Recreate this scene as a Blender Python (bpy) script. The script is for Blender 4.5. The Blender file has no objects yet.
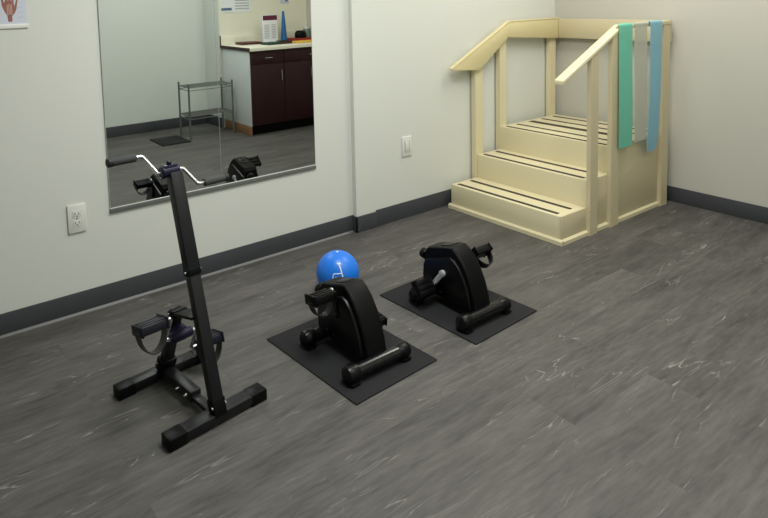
import bpy, bmesh, math, random
from mathutils import Vector, Matrix
random.seed(7)
sc = bpy.context.scene
COL = sc.collection
R = math.radians
PI = math.pi

# ------------------------------------------------------------------ materials
def s2l(c):
    return c / 12.92 if c <= 0.04045 else ((c + 0.055) / 1.055) ** 2.4
def rgb(r, g, b):
    return (s2l(r / 255), s2l(g / 255), s2l(b / 255), 1)

def mat(name, col, rough=0.5, metal=0.0, spec=0.5, bump=0.0, bscale=300, var=0.0, vscale=4, alpha=1.0, trans=0.0):
    m = bpy.data.materials.new(name)
    m.use_nodes = True
    nt = m.node_tree
    b = nt.nodes['Principled BSDF']
    b.inputs['Base Color'].default_value = col
    b.inputs['Roughness'].default_value = rough
    b.inputs['Metallic'].default_value = metal
    b.inputs['Specular IOR Level'].default_value = spec
    b.inputs['Alpha'].default_value = alpha
    b.inputs['Transmission Weight'].default_value = trans
    tc = nt.nodes.new('ShaderNodeTexCoord')
    if var > 0:
        n = nt.nodes.new('ShaderNodeTexNoise')
        n.inputs['Scale'].default_value = vscale
        n.inputs['Detail'].default_value = 4
        nt.links.new(tc.outputs['Object'], n.inputs['Vector'])
        mx = nt.nodes.new('ShaderNodeMix')
        mx.data_type = 'RGBA'
        mx.inputs[6].default_value = tuple(c * (1 - var) for c in col[:3]) + (1,)
        mx.inputs[7].default_value = tuple(min(1, c * (1 + var)) for c in col[:3]) + (1,)
        nt.links.new(n.outputs['Fac'], mx.inputs[0])
        nt.links.new(mx.outputs[2], b.inputs['Base Color'])
    if bump > 0:
        n2 = nt.nodes.new('ShaderNodeTexNoise')
        n2.inputs['Scale'].default_value = bscale
        n2.inputs['Detail'].default_value = 3
        nt.links.new(tc.outputs['Object'], n2.inputs['Vector'])
        bp = nt.nodes.new('ShaderNodeBump')
        bp.inputs['Strength'].default_value = bump
        bp.inputs['Distance'].default_value = 0.002
        nt.links.new(n2.outputs['Fac'], bp.inputs['Height'])
        nt.links.new(bp.outputs['Normal'], b.inputs['Normal'])
    return m

def floor_material():
    m = bpy.data.materials.new('grey_vinyl_plank')
    m.use_nodes = True
    nt = m.node_tree
    L = nt.links.new
    N = lambda t: nt.nodes.new('ShaderNode' + t)
    b = nt.nodes['Principled BSDF']
    tc = N('TexCoord')
    def math_(op, a, bb=None, c=None):
        n = N('Math'); n.operation = op
        for i, v in enumerate((a, bb, c)):
            if v is None: continue
            if isinstance(v, (int, float)): n.inputs[i].default_value = v
            else: L(v, n.inputs[i])
        return n.outputs[0]
    # plank grid (planks run along x)
    br = N('TexBrick')
    br.offset = 0.37; br.offset_frequency = 2
    br.inputs['Scale'].default_value = 1.0
    br.inputs['Mortar Size'].default_value = 0.0008
    br.inputs['Mortar Smooth'].default_value = 0.3
    br.inputs['Bias'].default_value = 0.0
    br.inputs['Brick Width'].default_value = 1.22
    br.inputs['Row Height'].default_value = 0.18
    br.inputs['Color1'].default_value = (0, 0, 0, 1)
    br.inputs['Color2'].default_value = (1, 1, 1, 1)
    br.inputs['Mortar'].default_value = (0.5, 0.5, 0.5, 1)
    L(tc.outputs['Object'], br.inputs['Vector'])
    sep = N('SeparateColor'); L(br.outputs['Color'], sep.inputs[0])
    rnd = sep.outputs[0]
    off = N('CombineXYZ')
    L(math_('MULTIPLY', rnd, 13.7), off.inputs[0]); L(math_('MULTIPLY', rnd, 7.3), off.inputs[1])
    add = N('VectorMath'); add.operation = 'ADD'
    L(tc.outputs['Object'], add.inputs[0]); L(off.outputs[0], add.inputs[1])
    def mapped(sx, sy):
        mp = N('Mapping'); mp.inputs['Scale'].default_value = (sx, sy, 1)
        L(add.outputs[0], mp.inputs['Vector']); return mp.outputs[0]
    # broad tone
    n1 = N('TexNoise'); n1.inputs['Scale'].default_value = 1.0; n1.inputs['Detail'].default_value = 5
    n1.inputs['Roughness'].default_value = 0.6
    L(mapped(1.5, 8.0), n1.inputs['Vector'])
    # fine grain
    n2 = N('TexNoise'); n2.inputs['Scale'].default_value = 1.0; n2.inputs['Detail'].default_value = 6
    n2.inputs['Roughness'].default_value = 0.65
    L(mapped(9, 60), n2.inputs['Vector'])
    # cathedral veins: contour lines of a stretched noise field
    n3 = N('TexNoise'); n3.inputs['Scale'].default_value = 1.0; n3.inputs['Detail'].default_value = 5.0
    n3.inputs['Roughness'].default_value = 0.45
    n3.inputs['Distortion'].default_value = 0.25
    L(mapped(1.1, 8.0), n3.inputs['Vector'])
    saw = math_('PINGPONG', math_('MULTIPLY', n3.outputs['Fac'], 17.0), 0.5)
    vein = N('MapRange'); vein.inputs[1].default_value = 0.0; vein.inputs[2].default_value = 0.075
    vein.inputs[3].default_value = 1.0; vein.inputs[4].default_value = 0.0
    L(saw, vein.inputs[0])
    n4 = N('TexNoise'); n4.inputs['Scale'].default_value = 1.0; n4.inputs['Detail'].default_value = 3
    L(mapped(2.6, 10), n4.inputs['Vector'])
    msk = N('MapRange'); msk.inputs[1].default_value = 0.53; msk.inputs[2].default_value = 0.66
    L(n4.outputs['Fac'], msk.inputs[0])
    veinm = math_('MULTIPLY', vein.outputs[0], msk.outputs[0])
    veinm = math_('MULTIPLY', veinm, 0.60)
    # combine
    r1 = N('ValToRGB')
    e = r1.color_ramp.elements
    e[0].position = 0.30; e[0].color = FLOOR_D
    e[1].position = 0.72; e[1].color = FLOOR_L
    v = math_('ADD', math_('MULTIPLY', n1.outputs['Fac'], 0.54), math_('MULTIPLY', n2.outputs['Fac'], 0.46))
    v = math_('ADD', v, math_('MULTIPLY', math_('SUBTRACT', rnd, 0.5), 0.035))
    L(v, r1.inputs[0])
    mx = N('Mix'); mx.data_type = 'RGBA'
    L(veinm, mx.inputs[0]); L(r1.outputs[0], mx.inputs[6]); mx.inputs[7].default_value = rgb(166, 163, 154)
    mx2 = N('Mix'); mx2.data_type = 'RGBA'
    L(math_('MULTIPLY', br.outputs['Fac'], 0.2), mx2.inputs[0]); L(mx.outputs[2], mx2.inputs[6]); mx2.inputs[7].default_value = rgb(50, 49, 47)
    L(mx2.outputs[2], b.inputs['Base Color'])
    ro = math_('ADD', math_('MULTIPLY', n2.outputs['Fac'], 0.2), 0.46)
    L(ro, b.inputs['Roughness'])
    b.inputs['Specular IOR Level'].default_value = 0.35
    bp = N('Bump'); bp.inputs['Strength'].default_value = 0.25; bp.inputs['Distance'].default_value = 0.0015
    L(math_('SUBTRACT', n2.outputs['Fac'], math_('MULTIPLY', br.outputs['Fac'], 1.0)), bp.inputs['Height'])
    L(bp.outputs[0], b.inputs['Normal'])
    return m

FLOOR_D = rgb(50, 49, 47)
FLOOR_L = rgb(107, 104, 100)
M = {}
M['floor'] = floor_material()
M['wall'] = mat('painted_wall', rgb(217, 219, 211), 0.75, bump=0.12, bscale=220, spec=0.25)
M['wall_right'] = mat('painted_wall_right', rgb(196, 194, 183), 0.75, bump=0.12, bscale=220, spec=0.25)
M['wall_opp'] = mat('painted_wall_opposite', rgb(212, 217, 210), 0.75, bump=0.12, bscale=220, spec=0.25)
M['wall_cream'] = mat('painted_wall_cream', rgb(232, 230, 212), 0.75, bump=0.12, bscale=220, spec=0.25)
M['ceiling'] = mat('ceiling_paint', rgb(235, 235, 230), 0.9)
M['base'] = mat('charcoal_vinyl_baseboard', rgb(67, 69, 73), 0.5, spec=0.35, var=0.05, vscale=3)
M['basetoe'] = mat('baseboard_toe', rgb(100, 100, 98), 0.45, var=0.05)
M['mirror'] = mat('mirror_silver', (0.71, 0.745, 0.725, 1), 0.0, 1.0)
M['mirror_edge'] = mat('mirror_edge', rgb(168, 174, 170), 0.5, 0.0)
M['seam'] = mat('mirror_seam', rgb(150, 155, 150), 0.4, 0.3)
M['channel'] = mat('mirror_channel', rgb(104, 106, 104), 0.5, 0.0)
M['plate'] = mat('white_plastic', rgb(222, 223, 216), 0.35)
M['slot'] = mat('dark_slot', rgb(90, 90, 86), 0.6)
M['cream'] = mat('cream_painted_wood', rgb(222, 212, 176), 0.45, var=0.02, vscale=3, bump=0.05, bscale=60)
M['cream_shade'] = mat('cream_painted_wood_shaded', rgb(208, 196, 162), 0.48, var=0.03, vscale=2, bump=0.05, bscale=60)  # same cream paint, with the shade on these faces put into the colour
M['cream_rail'] = mat('cream_painted_rail', rgb(220, 207, 160), 0.45, var=0.02, vscale=3)
M['tread'] = mat('brown_black_grip_tape', rgb(58, 52, 46), 0.85, bump=0.3, bscale=500)
M['rubber'] = mat('black_rubber_mat', rgb(35, 35, 37), 0.85, spec=0.25, bump=0.3, bscale=400, var=0.06, vscale=9)
M['black'] = mat('black_powder_coat', rgb(19, 20, 22), 0.45, bump=0.05, bscale=500, spec=0.35)
M['black_gloss'] = mat('black_gloss_plastic', rgb(7, 7, 8), 0.32, spec=0.25)
M['black_matte'] = mat('black_matte_plastic', rgb(9, 9, 10), 0.45, spec=0.13)
M['tube'] = mat('black_enamel_tube', rgb(14, 14, 15), 0.2)
M['navy'] = mat('navy_blue_plastic', rgb(25, 22, 50), 0.45, spec=0.3)
M['navy_dark'] = mat('dark_navy_plastic', rgb(17, 18, 30), 0.5, spec=0.35)
M['steel'] = mat('chromed_steel', rgb(205, 206, 208), 0.25, 1.0)
M['gun_shade'] = mat('gunmetal_shaded_steel', rgb(60, 61, 64), 0.3, 0.9)  # bolt metal; on crank arms it is steel with shade put into the colour
M['steel_soft'] = mat('satin_steel', rgb(205, 205, 207), 0.4, 0.35)  # lit tone of the same crank steel, brightness put into the colour
M['grip'] = mat('foam_grip', rgb(62, 64, 64), 0.8, bump=0.3, bscale=300)
M['grip_end'] = mat('grip_end_rubber', rgb(22, 22, 23), 0.6)
M['strap'] = mat('strap_webbing', rgb(44, 44, 46), 0.5)
M['strap_black'] = mat('strap_black', rgb(24, 24, 26), 0.5)
M['ball'] = mat('blue_ball_vinyl', rgb(24, 118, 224), 0.38, spec=0.5)
M['white_print'] = mat('white_print', rgb(235, 242, 248), 0.5)
M['teal'] = mat('teal_latex', rgb(108, 196, 170), 0.5, var=0.04, vscale=6)
M['grey_band'] = mat('grey_latex', rgb(196, 199, 186), 0.5, var=0.05, vscale=6, alpha=0.66)
M['blue_band'] = mat('blue_latex', rgb(138, 192, 212), 0.5, var=0.05, vscale=6, alpha=0.88)
M['wood_dark'] = mat('dark_espresso_laminate', rgb(46, 20, 22), 0.45, spec=0.3, var=0.12, vscale=7)
M['lam_white'] = mat('white_laminate', rgb(205, 210, 206), 0.45)
M['top_white'] = mat('pale_worktop_laminate', rgb(232, 228, 210), 0.4, var=0.03, vscale=20)
M['kick'] = mat('brown_kick_board', rgb(128, 96, 66), 0.6, var=0.15, vscale=8)
M['wire'] = mat('grey_shelf_wire', rgb(120, 122, 118), 0.4, 0.6)
M['paper'] = mat('white_paper', rgb(232, 234, 236), 0.7)
M['paper_blue'] = mat('pale_blue_paper', rgb(196, 204, 220), 0.6, var=0.05, vscale=6)
M['poster_paper'] = mat('poster_paper', rgb(208, 212, 224), 0.6, var=0.05, vscale=5)
M['print_pale'] = mat('pale_print', rgb(190, 194, 206), 0.7)
M['print_grey'] = mat('grey_print', rgb(170, 174, 182), 0.7)
M['print_blue'] = mat('blue_print', rgb(88, 112, 140), 0.7)
M['maroon'] = mat('maroon_print', rgb(98, 28, 58), 0.6)
M['muscle'] = mat('anatomy_red_brown', rgb(150, 98, 84), 0.6, var=0.25, vscale=60)
M['bone'] = mat('anatomy_tendon', rgb(206, 178, 164), 0.6)
M['cone'] = mat('blue_cone_plastic', rgb(22, 96, 156), 0.45)
M['red'] = mat('red_plastic', rgb(158, 42, 30), 0.5)
M['yellow'] = mat('yellow_plastic', rgb(236, 190, 70), 0.5)
M['dgreen'] = mat('dark_green_plastic', rgb(34, 66, 56), 0.5)
M['maroon_dark'] = mat('dark_red_vinyl', rgb(82, 30, 32), 0.5)
M['jar'] = mat('greenish_clear_plastic', rgb(150, 176, 160), 0.2, trans=0.5)

# ------------------------------------------------------------------ mesh helpers
class MB:
    def __init__(s): s.bm = bmesh.new()
    def _xf(s, vs, mtx):
        if mtx is not None: bmesh.ops.transform(s.bm, matrix=mtx, verts=vs)
    def box(s, a, b, bev=0.0, seg=2, mtx=None):
        t = bmesh.new()
        c = [(x, y, z) for x in (a[0], b[0]) for y in (a[1], b[1]) for z in (a[2], b[2])]
        v = [t.verts.new(p) for p in c]
        for f in ((0,1,3,2),(4,6,7,5),(0,4,5,1),(2,3,7,6),(0,2,6,4),(1,5,7,3)):
            t.faces.new([v[i] for i in f])
        bmesh.ops.recalc_face_normals(t, faces=t.faces)
        if bev: bmesh.ops.bevel(t, geom=list(t.edges), offset=bev, segments=seg, affect='EDGES', profile=0.5)
        s._merge(t, mtx); return s
    def _merge(s, t, mtx=None):
        if mtx is not None: bmesh.ops.transform(t, matrix=mtx, verts=t.verts)
        me = bpy.data.meshes.new('tmp'); t.to_mesh(me); t.free()
        s.bm.from_mesh(me); bpy.data.meshes.remove(me)
    def prism(s, poly, axis, lo, hi, bev=0.0, seg=2, mtx=None):
        """poly: 2-D points; axis 0 -> (y,z), 1 -> (x,z), 2 -> (x,y)"""
        t = bmesh.new()
        def P(p, h):
            return {0: (h, p[0], p[1]), 1: (p[0], h, p[1]), 2: (p[0], p[1], h)}[axis]
        A = [t.verts.new(P(p, lo)) for p in poly]; B = [t.verts.new(P(p, hi)) for p in poly]
        n = len(poly)
        t.faces.new(A); t.faces.new(B[::-1])
        for i in range(n): t.faces.new((A[i], B[i], B[(i+1) % n], A[(i+1) % n]))
        bmesh.ops.recalc_face_normals(t, faces=t.faces)
        if bev: bmesh.ops.bevel(t, geom=list(t.edges), offset=bev, segments=seg, affect='EDGES', profile=0.5)
        s._merge(t, mtx); return s
    def loft(s, rings, close=True, cap=True, mtx=None):
        t = bmesh.new()
        V = [[t.verts.new(p) for p in r] for r in rings]
        n = len(rings[0])
        for a, b in zip(V[:-1], V[1:]):
            for i in range(n if close else n - 1):
                t.faces.new((a[i], a[(i+1) % n], b[(i+1) % n], b[i]))
        if cap:
            t.faces.new(V[0][::-1]); t.faces.new(V[-1])
        bmesh.ops.recalc_face_normals(t, faces=t.faces)
        s._merge(t, mtx); return s
    def tube(s, pts, r, seg=12, rs=None, mtx=None):
        pts = [Vector(p) for p in pts]
        rings = []
        prev = None
        for i, p in enumerate(pts):
            if i == 0: d = pts[1] - p
            elif i == len(pts) - 1: d = p - pts[i-1]
            else: d = (pts[i+1] - p).normalized() + (p - pts[i-1]).normalized()
            d.normalize()
            if prev is None:
                up = Vector((0, 0, 1)) if abs(d.z) < 0.9 else Vector((1, 0, 0))
                u = d.cross(up).normalized()
            else:
                u = (prev - d * prev.dot(d)).normalized()
            prev = u; w = d.cross(u)
            rr = rs[i] if rs else r
            rings.append([p + (u * math.cos(2*PI*k/seg) + w * math.sin(2*PI*k/seg)) * rr for k in range(seg)])
        return s.loft(rings, mtx=mtx)
    def lathe(s, prof, seg=24, mtx=None):
        """prof: (r, z) about z axis"""
        rings = [[(max(r, 1e-4) * math.cos(2*PI*k/seg), max(r, 1e-4) * math.sin(2*PI*k/seg), z) for k in range(seg)] for r, z in prof]
        return s.loft(rings, mtx=mtx)
    def ribbon(s, pts, wdir, width, th, mtx=None):
        """flat band swept along pts; wdir = width direction"""
        pts = [Vector(p) for p in pts]; w = Vector(wdir).normalized()
        rings = []
        for i, p in enumerate(pts):
            d = (pts[min(i+1, len(pts)-1)] - pts[max(i-1, 0)]).normalized()
            n = d.cross(w).normalized()
            hw = width[i] / 2 if isinstance(width, (list, tuple)) else width / 2
            rings.append([p + w*hw + n*th/2, p - w*hw + n*th/2, p - w*hw - n*th/2, p + w*hw - n*th/2])
        return s.loft(rings, mtx=mtx)
    def build(s, name, m, parent=None, loc=(0,0,0), rot=(0,0,0), angle=35):
        bm = s.bm
        for f in bm.faces: f.smooth = True
        for e in bm.edges:
            e.smooth = len(e.link_faces) == 2 and e.calc_face_angle(0) < R(angle)
        me = bpy.data.meshes.new(name); bm.to_mesh(me); bm.free()
        me.materials.append(M[m] if isinstance(m, str) else m)
        o = bpy.data.objects.new(name, me); COL.objects.link(o)
        o.location = loc; o.rotation_euler = rot
        if parent: o.parent = parent
        return o

def tag(o, label, cat, group=None):
    o['label'] = label; o['category'] = cat
    if group: o['group'] = group
    return o
def thing(name, label, cat, loc=(0,0,0), rz=0, group=None):
    o = bpy.data.objects.new(name, None); COL.objects.link(o)
    o.location = loc; o.rotation_euler = (0, 0, rz); o.empty_display_size = 0.1
    return tag(o, label, cat, group)
def struct(o):
    o['kind'] = 'structure'; return o
def xrot(a): return Matrix.Rotation(a, 4, 'X')
TO_X = Matrix.Rotation(PI/2, 4, 'Y')        # z axis -> x axis
TO_Y = Matrix.Rotation(-PI/2, 4, 'X')       # z axis -> y axis
def T(x, y, z): return Matrix.Translation((x, y, z))

# ------------------------------------------------------------------ room shell
D = -0.024        # the mirror part of the left wall stands back a little
STEP = 1.937
SY = 0.010        # face of the part that stands forward
XE, YE, H = 5.6, 3.72, 2.6
JX, JY = 1.148, 3.35     # the wall behind the counter stands forward
struct(MB().box((-0.12, -0.15, -0.1), (XE + 0.12, YE + 0.12, 0)).build('floor', 'floor'))
struct(MB().box((-0.12, -0.15, H), (XE + 0.12, YE + 0.12, H + 0.1)).build('ceiling', 'ceiling'))
struct(MB().prism([(0, SY), (STEP, SY), (STEP, D), (XE, D), (XE, -0.15), (0, -0.15)], 2, 0, H, 0.0).build('wall_left', 'wall'))
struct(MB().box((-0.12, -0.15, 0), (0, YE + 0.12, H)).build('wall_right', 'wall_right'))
struct(MB().prism([(JX, YE), (JX, JY), (JX - 0.012, JY), (JX - 0.012, YE + 0.12), (XE, YE + 0.12), (XE, YE)], 2, 0, H).build('wall_opposite', 'wall_opp'))
struct(MB().box((0, JY, 0), (JX - 0.0125, YE + 0.12, H)).build('wall_counter', 'wall_cream'))
struct(MB().box((XE, -0.15, 0), (XE + 0.12, YE + 0.12, H)).build('wall_behind', 'wall'))
# cove baseboards: profile with a small pale toe
bb = MB()
bb.box((STEP, D, 0.006), (XE, D + 0.007, 0.1), 0.002)
bb.box((STEP - 0.001, D + 0.001, 0.0), (STEP + 0.009, SY + 0.012, 0.096), 0.002)
bb.box((1.79, SY, 0.0), (STEP + 0.009, SY + 0.012, 0.096), 0.002)
bb.box((0, SY, 0.0), (1.79, SY + 0.004, 0.104), 0.0015)
b = struct(bb.build('baseboard_left', 'base'))
toe = MB().prism([(D, 0), (D + 0.017, 0), (D + 0.007, 0.0085), (D, 0.0085)], 0, STEP + 0.009, XE)
struct(toe.build('trim_1', 'basetoe'))
bb = MB().box((0, SY + 0.006, 0.0), (0.007, 2.70, 0.1), 0.002)
struct(bb.build('baseboard_right', 'base'))
struct(MB().box((JX, YE - 0.008, 0), (XE, YE, 0.11), 0.002).box((JX, JY + 0.002, 0), (JX + 0.008, YE, 0.11), 0.002).build('baseboard_opposite', 'base'))
struct(MB().box((XE - 0.008, D + 0.01, 0), (XE, YE - 0.01, 0.1), 0.002).build('baseboard_behind', 'base'))

# ------------------------------------------------------------------ mirror
MX1, MX2, MSEAM, MZ0, MZ1 = 2.203, 3.354, 2.787, 0.433, 1.90
mr = thing('wall_mirror', 'large frameless two-panel wall mirror on the left wall above the baseboard', 'mirror', (0, 0, 0))
for a, b_ in ((MX1, MSEAM - 0.0012), (MSEAM + 0.0012, MX2)):
    MB().box((a, D + 0.0005, MZ0 + 0.006), (b_, D + 0.006, MZ1), 0).build('mirror_panel', 'mirror', mr)
for a, b_ in ((MX1 - 0.002, MX1), (MX2, MX2 + 0.002)):
    MB().box((a, D, MZ0 + 0.01), (b_, D + 0.0066, MZ1)).build('mirror_edge', 'mirror_edge', mr)
MB().box((MSEAM - 0.0012, D, MZ0 + 0.01), (MSEAM + 0.0012, D + 0.0062, MZ1)).build('mirror_seam', 'seam', mr)
MB().box((MX1 - 0.003, D, MZ0), (MX2 + 0.003, D + 0.010, MZ0 + 0.020), 0.001).build('bottom_channel', 'channel', mr)
MB().box((MX1 - 0.003, D, MZ0 + 0.0202), (MX2 + 0.003, D + 0.0085, MZ0 + 0.0235), 0.0008).build('channel_lip', 'plate', mr)

# ------------------------------------------------------------------ wall plates
o = thing('wall_outlet', 'white electrical outlet with two sockets on the wall left of the mirror', 'outlet', (3.505, D, 0.443))
MB().box((-0.039, 0, -0.0645), (0.039, 0.009, 0.0645), 0.003).build('cover_plate', 'plate', o)
for z in (0.02, -0.02):
    rc = MB().box((-0.017, 0.008, z - 0.0155), (0.017, 0.0105, z + 0.0155), 0.003).build('socket', 'plate', o)
    sl = MB()
    sl.box((-0.0095, 0.0100, z - 0.003), (-0.0065, 0.0109, z + 0.009)); sl.box((0.0065, 0.0100, z - 0.002), (0.0095, 0.0109, z + 0.008))
    sl.box((-0.003, 0.0100, z - 0.011), (0.003, 0.0109, z - 0.006))
    sl.build('slot', 'slot', rc)
MB().lathe([(0, 0), (0.0035, 0), (0.0035, 0.0015), (0, 0.002)], 10, TO_Y @ T(0, 0, 0)).build('screw', 'slot', o, (0, 0.009, 0))
o = thing('wall_plate', 'white wall plate with a narrow rectangular insert, between mirror and cream stairs', 'wall plate', (1.531, SY, 0.458))
MB().box((-0.039, 0, -0.0625), (0.039, 0.008, 0.0625), 0.003).build('cover_plate', 'plate', o)
MB().box((-0.0165, 0.007, -0.0335), (0.0165, 0.0105, 0.0335), 0.002).build('rocker', 'plate', o)
gp = MB()
gp.box((-0.0195, 0.0075, -0.0365), (-0.0167, 0.0086, 0.0365)); gp.box((0.0167, 0.0075, -0.0365), (0.0195, 0.0086, 0.0365))
gp.build('insert_gap', 'slot', o)

# ------------------------------------------------------------------ anatomy poster (top left)
o = thing('anatomy_poster', 'pale blue anatomy poster of a hand hanging at the top left of the wall', 'poster', (3.90, D, 1.315))
MB().box((-0.25, 0.001, 0.012), (0.247, 0.003, 0.50), 0).build('poster_sheet', 'poster_paper', o)
MB().box((-0.252, 0, -0.005), (0.252, 0.007, 0.013), 0.002).build('poster_rail', 'plate', o)
hx = 0.0
HS = Matrix.Translation((-0.184, 0, 0.000)) @ Matrix.Diagonal((0.66, 1, 0.80, 1))
pm = [(hx+.012, .03), (hx+.014, .062), (hx+.030, .085), (hx+.042, .115), (hx+.048, .19), (hx+.040, .19), (hx+.030, .130), (hx+.024, .135),
      (hx+.022, .26), (hx+.012, .26), (hx+.008, .14), (hx+.003, .14), (hx-.003, .28), (hx-.013, .28), (hx-.010, .14), (hx-.014, .135),
      (hx-.026, .25), (hx-.035, .245), (hx-.026, .125), (hx-.030, .11), (hx-.046, .155), (hx-.052, .150), (hx-.040, .095), (hx-.026, .07), (hx-.013, .060), (hx-.012, .03)]
MB().prism(pm, 1, 0.0028, 0.0036, mtx=HS).build('hand_print', 'muscle', o)
tn = MB()
for k in (-.024, -.01, .006, .022): tn.box((hx + k*.55 - .0018, 0.0034, .066), (hx + k*.55 + .0018, 0.0040, .12), mtx=HS)
tn.box((hx - .02, 0.0034, .066), (hx + .02, 0.0040, .0705), mtx=HS)
tn.build('tendon_print', 'bone', o)
tx = MB()
for k in range(3): tx.box((-0.235, 0.0028, 0.040 + .02*k), (-0.213, 0.0033, 0.043 + .02*k))
tx.build('caption_print', 'print_pale', o)

# ------------------------------------------------------------------ training stairs
st = thing('training_stairs', 'cream painted wooden therapy stairs with handrails and platform in the room corner', 'stairs', (0, 0, 0))
Y0, Y1 = 0.062, 0.889
XA, XB_, XC, XR = 1.188, 0.935, 0.70, 0.055
H1, H2, H3 = 0.158, 0.314, 0.474
def tread_strips(parent, xs, z, y0, y1):
    for x, w in xs:
        MB().box((x - w/2, y0, z - 0.0005), (x + w/2, y1, z + 0.0016)).build('grip_strip', 'tread', parent)
s1 = MB().box((XB_, Y0, 0.0), (XA, Y1 - 0.012, H1), 0.003).build('step', 'cream', st)
tread_strips(s1, ((1.15, 0.026), (1.03, 0.026)), H1, Y0 + 0.03, Y1 - 0.045)
s2 = MB().box((XC, Y0, 0.0), (XB_, Y1 - 0.012, H2), 0.003).build('step', 'cream', st)
tread_strips(s2, ((0.898, 0.026), (0.775, 0.026)), H2, Y0 + 0.03, Y1 - 0.045)
s3 = MB().box((XR, Y0, 0.0), (XC, Y1 - 0.012, H3), 0.003).build('platform', 'cream', st)
tread_strips(s3, ((0.668, 0.024), (0.556, 0.024), (0.405, 0.05), (0.272, 0.024), (0.135, 0.024)), H3, Y0 + 0.035, Y1 - 0.045)
# right side panel follows the steps
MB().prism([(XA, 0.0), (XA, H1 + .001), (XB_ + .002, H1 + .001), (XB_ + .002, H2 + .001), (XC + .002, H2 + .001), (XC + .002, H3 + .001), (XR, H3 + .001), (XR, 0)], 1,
           Y1 - 0.012, Y1, 0.0015).build('side_panel', 'cream_shade', st)
# plinth around front and side
pl = MB()
pl.prism([(XA, 0.0), (XA + 0.017, 0.0), (XA + 0.017, 0.022), (XA + 0.004, 0.03), (XA, 0.03)], 1, Y0 - 0.012, Y1 + 0.015)
pl.prism([(Y1, 0.0), (Y1 + 0.015, 0.0), (Y1 + 0.015, 0.02), (Y1 + 0.003, 0.028), (Y1, 0.028)], 0, XR, XA + 0.005)
pl.build('plinth', 'cream', st)
# posts
PX = ((0.878, 0.952), (0.655, 0.742), (0.078, 0.158))
PL = ((0.872, 0.945), (0.628, 0.695), (0.058, 0.122))
def rail_z(x):
    return 1.175 if x < 0.63 else 1.175 - (x - 0.63) * (1.19 - 0.905) / (1.243 - 0.63)
for i, (a, b_) in enumerate(PX):
    # right side
    MB().prism([(a, 0), (b_, 0), (b_, rail_z(b_) + 0.004), (max(a, 0.63) if i == 1 else a, rail_z(a) + 0.004), (a, rail_z(a) + 0.004)] if i == 1 else
               [(a, 0), (b_, 0), (b_, rail_z(b_) + 0.004), (a, rail_z(a) + 0.004)], 1, Y1 + 0.0005, Y1 + 0.026, 0).build('post', 'cream_shade', st)
    # left side
    q = 0.024; a, b_ = PL[i]
    MB().prism([(a, 0), (b_, 0), (b_, rail_z(b_) - 0.005), (a, rail_z(a) - 0.005)], 1, q, Y0 - 0.002, 0).build('post', 'cream', st)
# right cap rail (thin)
cap = [(1.220, 0.898), (1.220, 0.924), (0.632, 1.198), (0.068, 1.198), (0.068, 1.172), (0.640, 1.172)]
MB().prism(cap, 1, Y1 - 0.028, Y1 + 0.03, 0.004).build('handrail', 'cream', st)
# left rail: a wide board on the inside of the posts
lb = [(1.19, 0.922), (0.622, 1.198), (0.042, 1.198), (0.042, 1.05), (0.632, 1.092), (0.925, 0.890), (1.18, 0.908)]
MB().prism(lb, 1, Y0, Y0 + 0.022, 0.002).build('handrail', 'cream_rail', st)
lc = [(1.195, 0.914), (1.195, 0.924), (0.622, 1.205), (0.042, 1.205), (0.042, 1.194), (0.620, 1.194)]
MB().prism(lc, 1, Y0 - 0.004, Y0 + 0.024, 0.002).build('rail_cap', 'cream_rail', st)
# rear rail along the right wall
MB().box((0.040, Y0 + 0.024, 1.055), (0.062, Y1 + 0.02, 1.196), 0.002).build('handrail', 'cream_shade', st)
# ------------------------------------------------------------------ exercise bands over the right rail
def band(name, label, m, x0, x1, zbot, inner, taper=None, dx=0.0, offs=0.0):
    yo, yi, zt = Y1 + 0.034 + offs, Y1 - 0.033 - offs*0.5, 1.2005 + offs*0.3
    w = x1 - x0; xc = (x0 + x1) / 2
    path = [(xc, Y1 + 0.004, zt), (xc, Y1 + 0.016, zt + 0.0006), (xc, yo - 0.006, zt), (xc, yo - 0.001, zt - 0.004)]
    n = 12
    for k in range(n + 1):
        f = k / n
        path.append((xc + dx * f * f, yo + 0.012 * math.sin(f * 2.4) * f, 1.188 + (zbot - 1.188) * f))
    ws = [w] * len(path)
    if taper:
        for k in range(n + 1):
            f = k / n
            ws[len(path) - 1 - n + k] = w * (1 - (1 - taper) * max(0, (f - 0.9) / 0.1) ** 2) * (1 - 0.10 * f)
    o = MB().ribbon(path, (1, 0, 0), ws, 0.0022).build(name, m, angle=60)
    return tag(o, label, 'exercise band', 'exercise bands hanging over the stair rail')
band('exercise_band', 'teal green exercise band draped over the stair rail, leftmost of three', 'teal', 0.545, 0.688, 0.468, 1.12)
band('exercise_band', 'translucent grey exercise band on the stair rail between teal and blue ones', 'grey_band', 0.378, 0.520, 0.480, 1.12)
band('exercise_band', 'pale blue exercise band with the lowest rounded end, rightmost on the stair rail', 'blue_band', 0.208, 0.350, 0.398, 1.12, taper=0.78, dx=0.048, offs=0.006)

# ------------------------------------------------------------------ floor mats
def floor_mat(name, label, cx, cy, w, d, rz=0, m='rubber', h=0.006, group=None):
    o = MB().box((-w/2, -d/2, 0), (w/2, d/2, h), 0.002).build(name, m, None, (cx, cy, 0), (0, 0, rz))
    return tag(o, label, 'mat', group)
floor_mat('floor_mat', 'black rubber mat under the nearer mini pedal bike, beside the blue ball', 2.744, 0.987, 0.413, 0.567, R(2.9), group='mats under the pedal bikes')
floor_mat('floor_mat', 'black rubber mat under the farther mini pedal bike, toward the stairs', 2.131, 0.987, 0.417, 0.571, R(2.5), group='mats under the pedal bikes')
floor_mat('square_mat', 'thin black square mat on floor beside the wire shelf, seen in the mirror', 1.845, 3.11, 0.29, 0.36, h=0.012)

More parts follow.
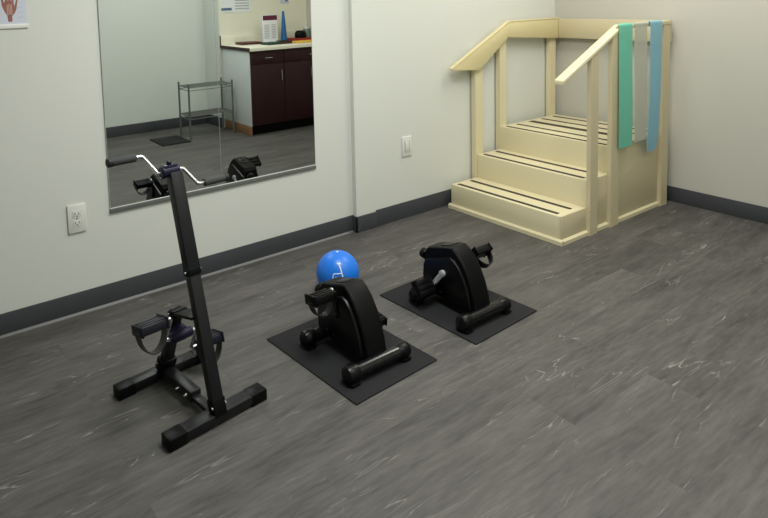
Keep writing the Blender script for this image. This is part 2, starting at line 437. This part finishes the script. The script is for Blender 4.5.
# ------------------------------------------------------------------ mini pedal bikes
AX_Y, AX_Z = 0.124, 0.158       # crank axle in the bike's own frame
CR = 0.086
def pedal_mesh(mb):
    mb.box((-0.044, -0.036, -0.015), (0.044, 0.036, 0.015), 0.005)
    for k in (-1, 0, 1):
        mb.box((-0.042, k*0.022 - 0.007, 0.009), (0.042, k*0.022 + 0.007, 0.0185), 0.002)
    mb.box((-0.049, -0.04, -0.018), (-0.041, 0.04, 0.017), 0.003)
    mb.box((0.041, -0.04, -0.018), (0.049, 0.04, 0.022), 0.003)
    return mb
def strap_path(depth):
    return [(0.0475 * math.cos(a), 0.0, -0.004 - depth * math.sin(a)) for a in [PI * k / 14 for k in range(15)]]

def make_bike(label, loc, ang, ltilt, rtilt, arm):
    r = thing('mini_pedal_bike', label, 'pedal exerciser', loc, 0, 'mini pedal bikes on black mats')
    for y, xo in ((0.018, 0.0), (0.32, 0.014)):
        ft = MB().tube([(xo - 0.122, y, 0.036), (xo + 0.122, y, 0.036)], 0.026, 20).build('foot_tube', 'tube', r)
        for sx in (-1, 1):
            k_ = 0.97 if sx > 0 else 0.83
            c = MB().lathe([(0.0265, -0.030), (0.033*k_, -0.026), (0.0355*k_, -0.010), (0.036*k_, 0.006), (0.032*k_, 0.020), (0.020*k_, 0.029), (0.0, 0.032)], 22,
                           T(xo + sx*0.126, y, 0.036) @ (TO_X if sx > 0 else Matrix.Rotation(-PI/2, 4, 'Y')))
            c.box((xo + sx*0.126 - 0.022, y - 0.034*k_, 0.0), (xo + sx*0.126 + 0.020, y + 0.034*k_, 0.016), 0.007)
            c.build('end_cap', 'black_gloss', ft)
    fr = MB().box((-0.02, 0.0, 0.03), (0.02, 0.300, 0.062), 0.004)
    fr.build('base_frame', 'black_matte', r)
    # shell: ridge body and wider side panels
    P = [(-0.012, 0.040), (-0.017, 0.11), (-0.013, 0.185), (-0.006, 0.222), (0.012, 0.243), (0.085, 0.264), (0.138, 0.281), (0.164, 0.283), (0.188, 0.270),
         (0.220, 0.241), (0.254, 0.195), (0.279, 0.143), (0.297, 0.088), (0.310, 0.022), (0.15, 0.022)]
    cy, cz = 0.15, 0.15
    def inset(k): return [(cy + (y - cy)*k, cz + (z - cz)*k) for y, z in P]
    rings = []
    for x, k in ((-0.048, 0.955), (-0.043, 0.988), (-0.034, 1.0), (0.034, 1.0), (0.043, 0.988), (0.048, 0.955)):
        rings.append([(x, y, z) for y, z in inset(k)])
    MB().loft(rings).build('housing', 'black_matte', r, angle=28)
    S = [(-0.006, 0.045), (-0.011, 0.11), (-0.007, 0.160), (0.006, 0.183), (0.022, 0.192), (0.160, 0.241), (0.186, 0.234), (0.213, 0.208), (0.242, 0.165), (0.265, 0.115), (0.281, 0.045), (0.15, 0.036)]
    for sx in (-1, 1):
        rr = []
        for x, k in ((0.044, 1.0), (0.055, 0.995), (0.059, 0.975), (0.060, 0.945)):
            rr.append([(sx*x, cy + (y - cy)*k, cz - 0.02 + (z - cz + 0.02)*k) for y, z in S])
        sp = MB().loft(rr).build('side_panel', 'black_gloss', r, angle=28)
        tr = MB().tube([(sx*0.0583, y, z) for y, z in [(0.008, 0.1795), (0.024, 0.1880), (0.160, 0.2360), (0.183, 0.2290), (0.208, 0.205), (0.236, 0.163), (0.258, 0.115), (0.272, 0.055)]], 0.0013, 6)
        tr.build('trim_line', 'black_gloss', sp)
        for y, z in ((0.06, 0.066), (0.105, 0.063)):
            MB().lathe([(0.0, 0), (0.005, 0), (0.005, 0.003), (0.003, 0.005), (0.0, 0.005)], 10, T(sx*0.0595, y, z) @ (TO_X if sx > 0 else Matrix.Rotation(-PI/2, 4, 'Y'))).build('bolt', 'gun_shade', sp)
    # display on the top of the shell and tension knob behind it
    MB().box((-0.027, -0.030, 0), (0.027, 0.030, 0.005), 0.002).build('display', 'black_gloss', r, (0, 0.108, 0.2695), (R(16.5), 0, 0))
    kb = MB().lathe([(0.009, 0), (0.009, 0.012), (0.022, 0.014), (0.024, 0.02), (0.024, 0.036), (0.018, 0.043), (0, 0.044)], 18)
    kb.build('tension_knob', 'black_gloss', r, (0.022, -0.008, 0.186), (R(80), 0, 0))
    # axle, cranks, pedals
    for sx, a, tilt in ((1, ang, ltilt), (-1, ang + PI, rtilt)):
        cy_, cz_ = AX_Y + CR*math.cos(a), AX_Z + CR*math.sin(a)
        c = MB()
        c.lathe([(0.0, 0.055), (0.015, 0.055), (0.015, 0.074), (0.0, 0.076)], 14, TO_X if sx > 0 else Matrix.Rotation(-PI/2, 4, 'Y'))
        c.box((sx*0.066 - 0.005, -0.010, -0.012), (sx*0.066 + 0.005, CR + 0.010, 0.012), 0.004, mtx=xrot(a))
        c.build('crank_arm', arm, r, (0, AX_Y, AX_Z))
        p = MB(); pedal_mesh(p)
        p.tube([(-sx*0.045, 0, 0), (-sx*0.066, 0, 0)], 0.007, 10)
        po = p.build('pedal', 'black_matte', r, (sx*(0.127 if sx > 0 else 0.118), cy_, cz_), (tilt, 0, 0))
        MB().lathe([(0, -0.004), (0.010, -0.004), (0.010, 0.003), (0.007, 0.006), (0, 0.006)], 12, T(-sx*0.053, 0, 0.013) @ (TO_X if sx > 0 else Matrix.Rotation(-PI/2, 4, 'Y'))).build('spindle_nut', 'steel', po)
        MB().ribbon(strap_path(0.064), (0, 1, 0), 0.034, 0.004).build('strap', 'strap_black', po)
    return r
make_bike('black mini pedal bike beside the blue ball, the one nearer the tall exerciser', (2.737, 0.855, 0.006), R(93), R(10), R(-5), 'gun_shade')  # same arms as the other bike, darkened here for the shade they lie in
make_bike('black mini pedal bike nearer the cream stairs, low pedal facing the other bike', (2.148, 0.862, 0.006), R(230), R(-58), R(48), 'steel_soft')

# ------------------------------------------------------------------ blue ball
BR = 0.102
BALLXY = (2.486, 0.566)
bx, by = BALLXY
o = thing('exercise_ball', 'bright blue exercise ball with a white seated figure emblem, behind a pedal bike', 'ball', (bx, by, 0))
prof = [(BR*math.sin(PI*k/40), BR - BR*math.cos(PI*k/40)) for k in range(41)]
MB().lathe(prof, 48).build('ball_skin', 'ball', o, angle=60)
vd = Vector((4.19 - bx, 2.94 - by, 1.41 - BR)).normalized()
right = Vector((0, 0, 1)).cross(vd).normalized(); upv = vd.cross(right)
def on_ball(u, v):      # emblem-plane coordinates in ball radii, wrapped onto the sphere
    d = vd*math.sqrt(max(0, 1 - u*u - v*v)) + right*u + upv*v
    return d*(BR + 0.0005) + Vector((0, 0, BR))
em = MB()
def stroke(pts, w):
    full = []
    for p, q in zip(pts[:-1], pts[1:]):
        for k in range(6): full.append((p[0] + (q[0]-p[0])*k/6, p[1] + (q[1]-p[1])*k/6))
    full.append(pts[-1])
    em.tube([on_ball(*p) for p in full], w, 8)
EO = -0.05
stroke([(0.07, 0.36+EO), (0.13, 0.18+EO), (0.22, -0.18+EO)], 0.0030)
stroke([(0.22, -0.18+EO), (0.02, -0.22+EO)], 0.0022)
stroke([(0.15, 0.00+EO), (0.00, -0.02+EO), (-0.18, -0.02+EO), (-0.22, -0.10+EO), (-0.23, -0.24+EO)], 0.0022)
stroke([(-0.10, -0.14+EO), (-0.06, -0.25+EO), (0.02, -0.24+EO)], 0.0020)
stroke([(-0.02, 0.44+EO), (0.05, 0.36+EO), (0.13, 0.42+EO)], 0.0034)
em.lathe([(0.0001, -0.006), (0.0045, -0.004), (0.0062, 0), (0.0045, 0.004), (0.0001, 0.006)], 12, Matrix.Translation(on_ball(0.09, 0.40+EO)))
em.build('emblem', 'white_print', o)
MB().lathe([(0.0, 0), (0.006, 0), (0.005, 0.0015), (0, 0.002)], 12, T(0, 0, 2*BR - 0.001)).build('valve_plug', 'white_print', o)

# ------------------------------------------------------------------ tall upper and lower body exerciser
ex = thing('standing_pedal_exerciser', 'tall black pedal exerciser with hand cranks on a leaning post, in front of mirror', 'pedal exerciser', (3.356, 1.061, 0), R(186.9))
def foot(y0, y1, x0, x1, name):
    f = MB().box((x0 + 0.05, y0 + 0.001, 0.008), (x1 - 0.05, y1 - 0.001, 0.040), 0.004).build(name, 'black', ex)
    for a, b_ in ((x0, x0 + 0.065), (x1 - 0.065, x1)):
        MB().box((a, y0, 0.0), (b_, y1, 0.0412), 0.004).build('end_cap', 'black_matte', f)
    return f
foot(-0.021, 0.037, -0.184, 0.195, 'front_foot')
foot(0.343, 0.396, -0.184, 0.190, 'rear_foot')
MB().box((-0.016, 0.02, 0.020), (0.016, 0.34, 0.038), 0.003).build('inner_rail', 'black', ex)
sl = MB().box((-0.021, 0.130, 0.016), (0.021, 0.345, 0.055), 0.004).build('sleeve_rail', 'black', ex)
for y in (0.158, 0.215):
    MB().lathe([(0, 0), (0.006, 0), (0.006, 0.004), (0.003, 0.012), (0, 0.012)], 10, T(-0.021, y, 0.036) @ Matrix.Rotation(-PI/2, 4, 'Y')).build('bolt', 'steel', sl)
# post: leans toward the wall
pb, pt = Vector((0.006, 0.0, 0.038)), Vector((-0.002, 0.217, 0.815))
pd = (pt - pb).normalized()
lean = math.atan2(pd.y, pd.z)
PM = T(*pb) @ xrot(-lean)
plen = (pt - pb).length
jl = 0.466
lo = MB().box((-0.021, -0.017, -0.002), (0.021, 0.017, jl), 0.003, mtx=PM).build('lower_post', 'black', ex)
MB().box((-0.024, -0.020, -0.012), (0.024, 0.020, 0.045), 0.003, mtx=PM).build('socket_bracket', 'black_matte', lo)
for sx in (-1, 1):
    MB().lathe([(0, 0), (0.006, 0), (0.006, 0.004), (0, 0.006)], 10, PM @ T(sx*0.023, -0.012, 0.02) @ (TO_X if sx > 0 else Matrix.Rotation(-PI/2, 4, 'Y'))).build('bolt', 'steel', lo)
up = MB().box((-0.0235, -0.0195, jl - 0.012), (0.0235, 0.0195, plen), 0.003, mtx=PM).build('upper_post', 'black', ex)
MB().box((-0.0245, -0.0205, jl - 0.014), (0.0245, 0.0205, jl + 0.012), 0.003, mtx=PM).build('joint_collar', 'black_matte', up)
for sx in (-1, 1):
    MB().lathe([(0, 0), (0.0045, 0), (0.0045, 0.008), (0, 0.010)], 10, PM @ T(sx*0.023, -0.004, jl) @ (TO_X if sx > 0 else Matrix.Rotation(-PI/2, 4, 'Y'))).build('pin', 'steel', up)
# top bearing and hand cranks
HB = Vector((-0.010, 0.220, 0.822))
hb = MB().lathe([(0.0, -0.033), (0.018, -0.033), (0.021, -0.029), (0.021, 0.029), (0.018, 0.033), (0, 0.033)], 22, T(*HB) @ TO_X)
hb.box((-0.026, -0.016, 0.010), (0.026, 0.016, 0.024), 0.005, mtx=T(*HB))
hbo = hb.build('top_bearing', 'navy', ex)
MB().lathe([(0.0, 0), (0.009, 0), (0.009, 0.008), (0.006, 0.012), (0, 0.012)], 12, T(*(HB + Vector((0, 0, 0.024))))).build('tension_knob', 'black_gloss', hbo)
for sx, off in ((-1, (0.040, 0.060)), (1, (-0.038, -0.058))):
    o1, o2 = off
    pts = [(sx*0.030, 0, 0), (sx*0.047, 0, 0), (sx*0.054, o1*.06, o2*.06), (sx*0.086, o1*.95, o2*.95), (sx*0.094, o1, o2), (sx*0.120, o1, o2)]
    ls = 0.009 if sx < 0 else 0.0
    hc = MB().tube([(p[0] + (ls if k > 1 else 0), p[1], p[2]) for k, p in enumerate(pts)], 0.0068, 12, mtx=T(*HB)).build('hand_crank', 'steel', ex)
    g = MB().tube([(sx*0.110 + ls, o1, o2), (sx*0.113 + ls, o1, o2), (sx*0.194 + ls, o1, o2), (sx*0.198 + ls, o1, o2)], 0.0145, 16, rs=[0.012, 0.0145, 0.0145, 0.013], mtx=T(*HB)).build('grip', 'grip', hc)
    MB().tube([(sx*0.194 + ls, o1, o2), (sx*0.208 + ls, o1, o2), (sx*0.211 + ls, o1, o2)], 0.016, 16, rs=[0.0155, 0.0158, 0.012], mtx=T(*HB)).build('grip_end', 'grip_end', hc)
# rear strut with the foot-crank bearing
sb, stp = Vector((0, 0.350, 0.045)), Vector((0, 0.238, 0.312))
sd = (stp - sb).normalized()
SM = T(*sb) @ xrot(-math.atan2(sd.y, sd.z))
sl_ = (stp - sb).length
MB().box((-0.021, -0.015, 0.0), (0.021, 0.015, sl_), 0.003, mtx=SM).build('rear_strut', 'black', ex)
sp = MB().box((-0.030, -0.022, -0.005), (0.030, 0.022, 0.055), 0.004, mtx=SM).build('strut_bracket', 'black_matte', ex)
MB().lathe([(0, 0), (0.007, 0), (0.007, 0.012), (0, 0.013)], 10, SM @ T(-0.03, 0.0, 0.035) @ Matrix.Rotation(-PI/2, 4, 'Y')).build('bolt', 'black_gloss', sp)
br = MB()
LM = T(0, 0.240, 0.306) @ xrot(R(-13))
br.box((-0.028, -0.160, -0.006), (0.028, 0.012, 0.004), 0.002, mtx=LM)
br.box((-0.028, -0.03, -0.016), (0.028, 0.016, 0.008), 0.004, mtx=LM)
bo = br.build('top_link', 'black_matte', ex)
MB().lathe([(0, 0), (0.005, 0), (0.005, 0.005), (0, 0.006)], 10, T(-0.028, 0.242, 0.302) @ Matrix.Rotation(-PI/2, 4, 'Y')).build('bolt', 'steel', bo)
FB = Vector((0, 0.215, 0.226))
fb = MB().lathe([(0.0, -0.042), (0.015, -0.042), (0.018, -0.037), (0.018, 0.037), (0.015, 0.042), (0, 0.042)], 22, T(*FB) @ TO_X)
fb.box((-0.026, 0.0, -0.026), (0.026, 0.066, 0.024), 0.006, mtx=T(*FB))
fb.build('foot_bearing', 'navy', ex)
for sx, off in ((-1, (-0.078, 0.118)), (1, (0.070, -0.108))):
    o1, o2 = off
    pts = [(sx*0.040, 0, 0), (sx*0.056, 0, 0), (sx*0.064, o1*.08, o2*.08), (sx*0.074, o1*.92, o2*.92), (sx*0.082, o1, o2), (sx*0.100, o1, o2)]
    MB().tube(pts, 0.0065, 10, mtx=T(*FB)).build('foot_crank', 'steel', ex)
    p = MB(); pedal_mesh(p)
    po = p.build('pedal', 'navy_dark', ex, FB + Vector((sx*(0.150 if sx < 0 else 0.148), o1, o2)), (R(-12), 0, 0))
    MB().ribbon(strap_path(0.082), (0, 1, 0), 0.036, 0.004).build('strap', 'strap', po)

# ------------------------------------------------------------------ base cabinets with worktop (seen in the mirror)
CF, CB = 2.715, 3.325
xs = (0.012, 0.72, 1.113)
names = ('dark brown base cabinet cut off by the right mirror edge',
         'dark brown base cabinet with white side panel at the counter end, seen in mirror')
for i in range(2):
    a, b_ = xs[i], xs[i+1]
    c = thing('base_cabinet', names[i], 'cabinet', ((a + b_) / 2, CF, 0), 0, 'base cabinets under the worktop')
    w = (b_ - a) / 2
    MB().box((-w, 0.022, 0.10), (w, CB - CF, 0.872), 0.001).build('carcass', 'wood_dark', c)
    MB().box((-w, 0.06, 0.0), (w, CB - CF, 0.10), 0).build('kick_board', 'black_matte', c)
    dr = MB().box((-w + 0.003, 0.0, 0.735), (w - 0.003, 0.021, 0.868), 0.002).build('drawer', 'wood_dark', c)
    h = MB().tube([(-0.045, 0, 0.795), (-0.04, -0.025, 0.795), (0.04, -0.025, 0.795), (0.045, 0, 0.795)], 0.005, 8).build('handle', 'steel', dr)
    dd = ((-w + 0.003, w - 0.003, -w + 0.045),) if i == 1 else ((-w + 0.003, -0.002, -0.03), (0.002, w - 0.003, 0.03))
    for d0, d1, hx_ in dd:
        d = MB().box((d0, 0.0, 0.105), (d1, 0.021, 0.730), 0.002).build('door', 'wood_dark', c)
        MB().tube([(hx_, 0, 0.545), (hx_, -0.025, 0.55), (hx_, -0.025, 0.655), (hx_, 0, 0.66)], 0.005, 8).build('handle', 'steel', d)
    if i == 1:
        MB().box((w, 0.015, 0.10), (w + 0.012, CB - CF, 0.872), 0.001).build('end_panel', 'lam_white', c)
        MB().box((w, 0.02, 0.0), (w + 0.012, CB - CF, 0.10), 0.001).build('end_kick', 'kick', c)
wt = thing('worktop', 'pale laminate worktop with dark end edge over the brown cabinets, seen in mirror', 'worktop', (0.57, CF, 0.873))
MB().box((-0.558, -0.03, 0), (0.565, CB - CF + 0.02, 0.036), 0.002).build('slab', 'top_white', wt)
MB().box((0.565, -0.028, 0), (0.569, CB - CF + 0.02, 0.034), 0).build('end_edge', 'wood_dark', wt)
bs = thing('backsplash', 'low pale backsplash strip standing along the wall at the back of the worktop', 'backsplash', (0.57, CB, 0.9095))
MB().box((-0.558, 0.002, 0), (0.565, 0.02, 0.10), 0.001).build('splash_strip', 'top_white', bs)
MB().box((0.565, 0.002, 0), (0.569, 0.02, 0.10), 0).build('end_edge', 'wood_dark', bs)
ZT = 0.9105
# leaflet stand
o = thing('leaflet_stand', 'white leaflet stand with maroon header on the worktop, seen in mirror', 'sign stand', (0.633, 3.13, ZT), R(180))
MB().box((-0.095, -0.006, 0.004), (0.095, 0.006, 0.308), 0.002, mtx=T(0, 0, 0)).build('sheet_holder', 'paper', o)
MB().box((-0.095, -0.05, 0.0), (0.095, 0.06, 0.005), 0.002).build('foot_plate', 'paper', o)
MB().box((-0.090, 0.0055, 0.250), (0.090, 0.0075, 0.303)).build('header_print', 'maroon', o)
tx = MB()
for k in range(9):
    tx.box((-0.075, 0.0055, 0.05 + 0.018*k), (-0.012, 0.007, 0.058 + 0.018*k)); tx.box((0.015, 0.0055, 0.05 + 0.018*k), (0.07, 0.007, 0.058 + 0.018*k))
tx.build('text_print', 'print_grey', o)
# blue cone
o = thing('marker_cone', 'tall slim blue cone standing on the worktop, seen in mirror', 'cone', (0.415, 3.20, ZT))
MB().lathe([(0.0, 0.006), (0.038, 0.006), (0.036, 0.03), (0.014, 0.33), (0.010, 0.342), (0.0, 0.345)], 24).build('cone_body', 'cone', o)
MB().box((-0.05, -0.05, 0), (0.05, 0.05, 0.007), 0.003).build('cone_base', 'cone', o)
# flat things on the worktop
def flat(name, label, cat, x, y, w, d, h, m, rz=0, m2='paper', z=ZT):
    o = thing(name, label, cat, (x, y, z), rz)
    MB().box((-w/2, -d/2, 0), (w/2, d/2, h*0.2), 0.001).build('bottom_cover', m, o)
    MB().box((-w/2 + 0.004, -d/2 + 0.004, h*0.2), (w/2 - 0.004, d/2 - 0.004, h*0.8), 0).build('pages', m2, o)
    MB().box((-w/2, -d/2, h*0.8), (w/2, d/2, h), 0.001).build('top_cover', m, o)
    return o
flat('folder', 'dark red folder lying on the worktop left of the leaflet stand, seen in mirror', 'folder', 0.87, 3.19, 0.24, 0.20, 0.022, 'maroon_dark', R(4), 'maroon_dark')
flat('binder', 'dark green binder lying at the front of the worktop, seen in mirror', 'binder', 0.745, 2.92, 0.17, 0.15, 0.024, 'dgreen', R(-6), 'dgreen')
flat('notebook', 'black notebook with dark red edge on the worktop beside the green binder', 'notebook', 0.575, 2.935, 0.12, 0.16, 0.03, 'black_matte', R(5), 'maroon_dark')
flat('activity_board', 'yellow board lying at the worktop front, seen in mirror', 'board', 0.30, 2.90, 0.36, 0.18, 0.014, 'yellow', 0, 'yellow')
flat('tray_board', 'flat red board lying behind the yellow board on the worktop', 'board', 0.20, 3.16, 0.27, 0.24, 0.03, 'red', 0, 'red')
o = thing('pouch', 'black zip pouch resting on the red board, seen at mirror edge', 'pouch', (0.215, 3.16, ZT + 0.03))
MB().loft([[(-0.075 + 0.0*k, 0, 0) if False else (0.075*s*math.cos(2*PI*j/20), 0.05*s*math.sin(2*PI*j/20), z) for j in range(20)] for s, z, k in ((0.92, 0.0, 0), (1.0, 0.02, 0), (0.96, 0.055, 0), (0.75, 0.078, 0), (0.3, 0.083, 0))]).build('pouch_body', 'black_matte', o, angle=60)
MB().tube([(-0.05, 0.0, 0.082), (0.05, 0.0, 0.082)], 0.003, 8).build('zip', 'tube', o)
o = thing('jar', 'pale green clear jar beside the black pouch, seen at mirror edge', 'jar', (0.055, 3.28, ZT))
MB().lathe([(0, 0), (0.036, 0), (0.038, 0.01), (0.038, 0.11), (0.03, 0.125), (0, 0.125)], 20).build('jar_body', 'jar', o)
MB().lathe([(0, 0.125), (0.032, 0.125), (0.032, 0.145), (0, 0.147)], 20).build('jar_lid', 'plate', o)
# sheets on the counter wall
o = thing('wall_notice', 'white paper notice with a blue strip pinned above the worktop end, seen in mirror', 'notice', (1.0, JY, 1.29))
MB().box((-0.255, -0.003, -0.03), (0.105, -0.001, 0.35)).build('notice_sheet', 'paper', o)
MB().box((-0.02, -0.0042, -0.01), (0.105, -0.003, 0.018)).build('blue_strip', 'print_blue', o)
tx = MB()
for k in range(6): tx.box((-0.235, -0.004, 0.0 + .03*k), (-0.06, -0.003, 0.012 + .03*k))
tx.build('text_print', 'print_grey', o)
o = thing('wall_chart', 'small pale blue wall chart above the blue cone, seen in mirror', 'chart', (0.30, JY, 1.335))
MB().box((-0.06, -0.003, 0), (0.06, -0.001, 0.25)).build('chart_sheet', 'paper_blue', o)
MB().box((-0.04, -0.0042, 0.02), (-0.01, -0.003, 0.2)).build('chart_print', 'print_blue', o)

# ------------------------------------------------------------------ wire shelf (seen in the mirror)
sx0, sx1, sy0, sy1, shh = 1.19, 1.67, 3.0, 3.25, 0.57
o = thing('wire_shelf', 'low two-tier grey wire shelf by the cabinet end, seen in the mirror', 'shelf', ((sx0+sx1)/2, (sy0+sy1)/2, 0))
w, d = (sx1-sx0)/2, (sy1-sy0)/2
for px_ in (-w, w):
    for py in (-d, d):
        MB().tube([(px_, py, 0), (px_, py, shh)], 0.010, 10).build('upright', 'wire', o)
for z in (0.24, 0.53):
    s_ = MB()
    for py in (-d, d):
        s_.tube([(-w, py, z), (w, py, z)], 0.005, 8); s_.tube([(-w, py, z - 0.03), (w, py, z - 0.03)], 0.004, 8)
    for px_ in (-w, w):
        s_.tube([(px_, -d, z), (px_, d, z)], 0.005, 8); s_.tube([(px_, -d, z - 0.03), (px_, d, z - 0.03)], 0.004, 8)
    for k in range(1, 34):
        x = -w + 2*w*k/34
        s_.tube([(x, -d, z + 0.003), (x, d, z + 0.003)], 0.003, 6)
    s_.build('wire_tier', 'wire', o)

# ------------------------------------------------------------------ lights
def area(name, loc, sx, sy, power, col=(1, 1, 1), rot=(0, 0, 0)):
    l = bpy.data.lights.new(name, 'AREA'); l.shape = 'RECTANGLE'; l.size = sx; l.size_y = sy
    l.energy = power; l.color = col
    o = bpy.data.objects.new(name, l); COL.objects.link(o); o.location = loc; o.rotation_euler = rot
    return o
area('ceiling_light_stairs', (0.85, 1.10, 2.57), 0.6, 1.2, 28, (1.0, 0.965, 0.89))
area('ceiling_light_mirror', (2.75, 1.50, 2.57), 0.6, 1.2, 49, (0.985, 1.0, 0.98))
area('ceiling_light_counter', (1.9, 2.9, 2.57), 1.0, 0.5, 17, (0.98, 1.0, 0.96))
wd = bpy.data.worlds.new('world'); sc.world = wd; wd.use_nodes = True
wd.node_tree.nodes['Background'].inputs[0].default_value = (0.9, 0.93, 1, 1)
wd.node_tree.nodes['Background'].inputs[1].default_value = 0.05

# ------------------------------------------------------------------ camera (level-corrected photo: shifted lens)
F, CX, CY = 638.3519, 334.8512, 54.4625
yaw, pit, rol = -2.1987, 0.0920, -0.0270
CAM = dict(pos=(4.1927, 2.9408, 1.4113))
cam = bpy.data.cameras.new('camera'); co = bpy.data.objects.new('camera', cam); COL.objects.link(co)
fw = Vector((math.cos(yaw)*math.cos(pit), math.sin(yaw)*math.cos(pit), -math.sin(pit)))
r_ = Vector((math.sin(yaw), -math.cos(yaw), 0)); u_ = r_.cross(fw)
r2 = r_*math.cos(rol) + u_*math.sin(rol); u2 = -r_*math.sin(rol) + u_*math.cos(rol)
mw = Matrix.Identity(4)
for i in range(3):
    mw[i][0] = r2[i]; mw[i][1] = u2[i]; mw[i][2] = -fw[i]; mw[i][3] = CAM['pos'][i]
co.matrix_world = mw
cam.sensor_fit = 'HORIZONTAL'; cam.sensor_width = 36
cam.lens = F * 36 / 768
cam.shift_x = (384 - CX) / 768
cam.shift_y = (CY - 259) / 768
cam.clip_start = 0.05
sc.camera = co
sc.view_settings.view_transform = 'Standard'
sc.view_settings.look = 'None'
sc.view_settings.exposure = 0.0
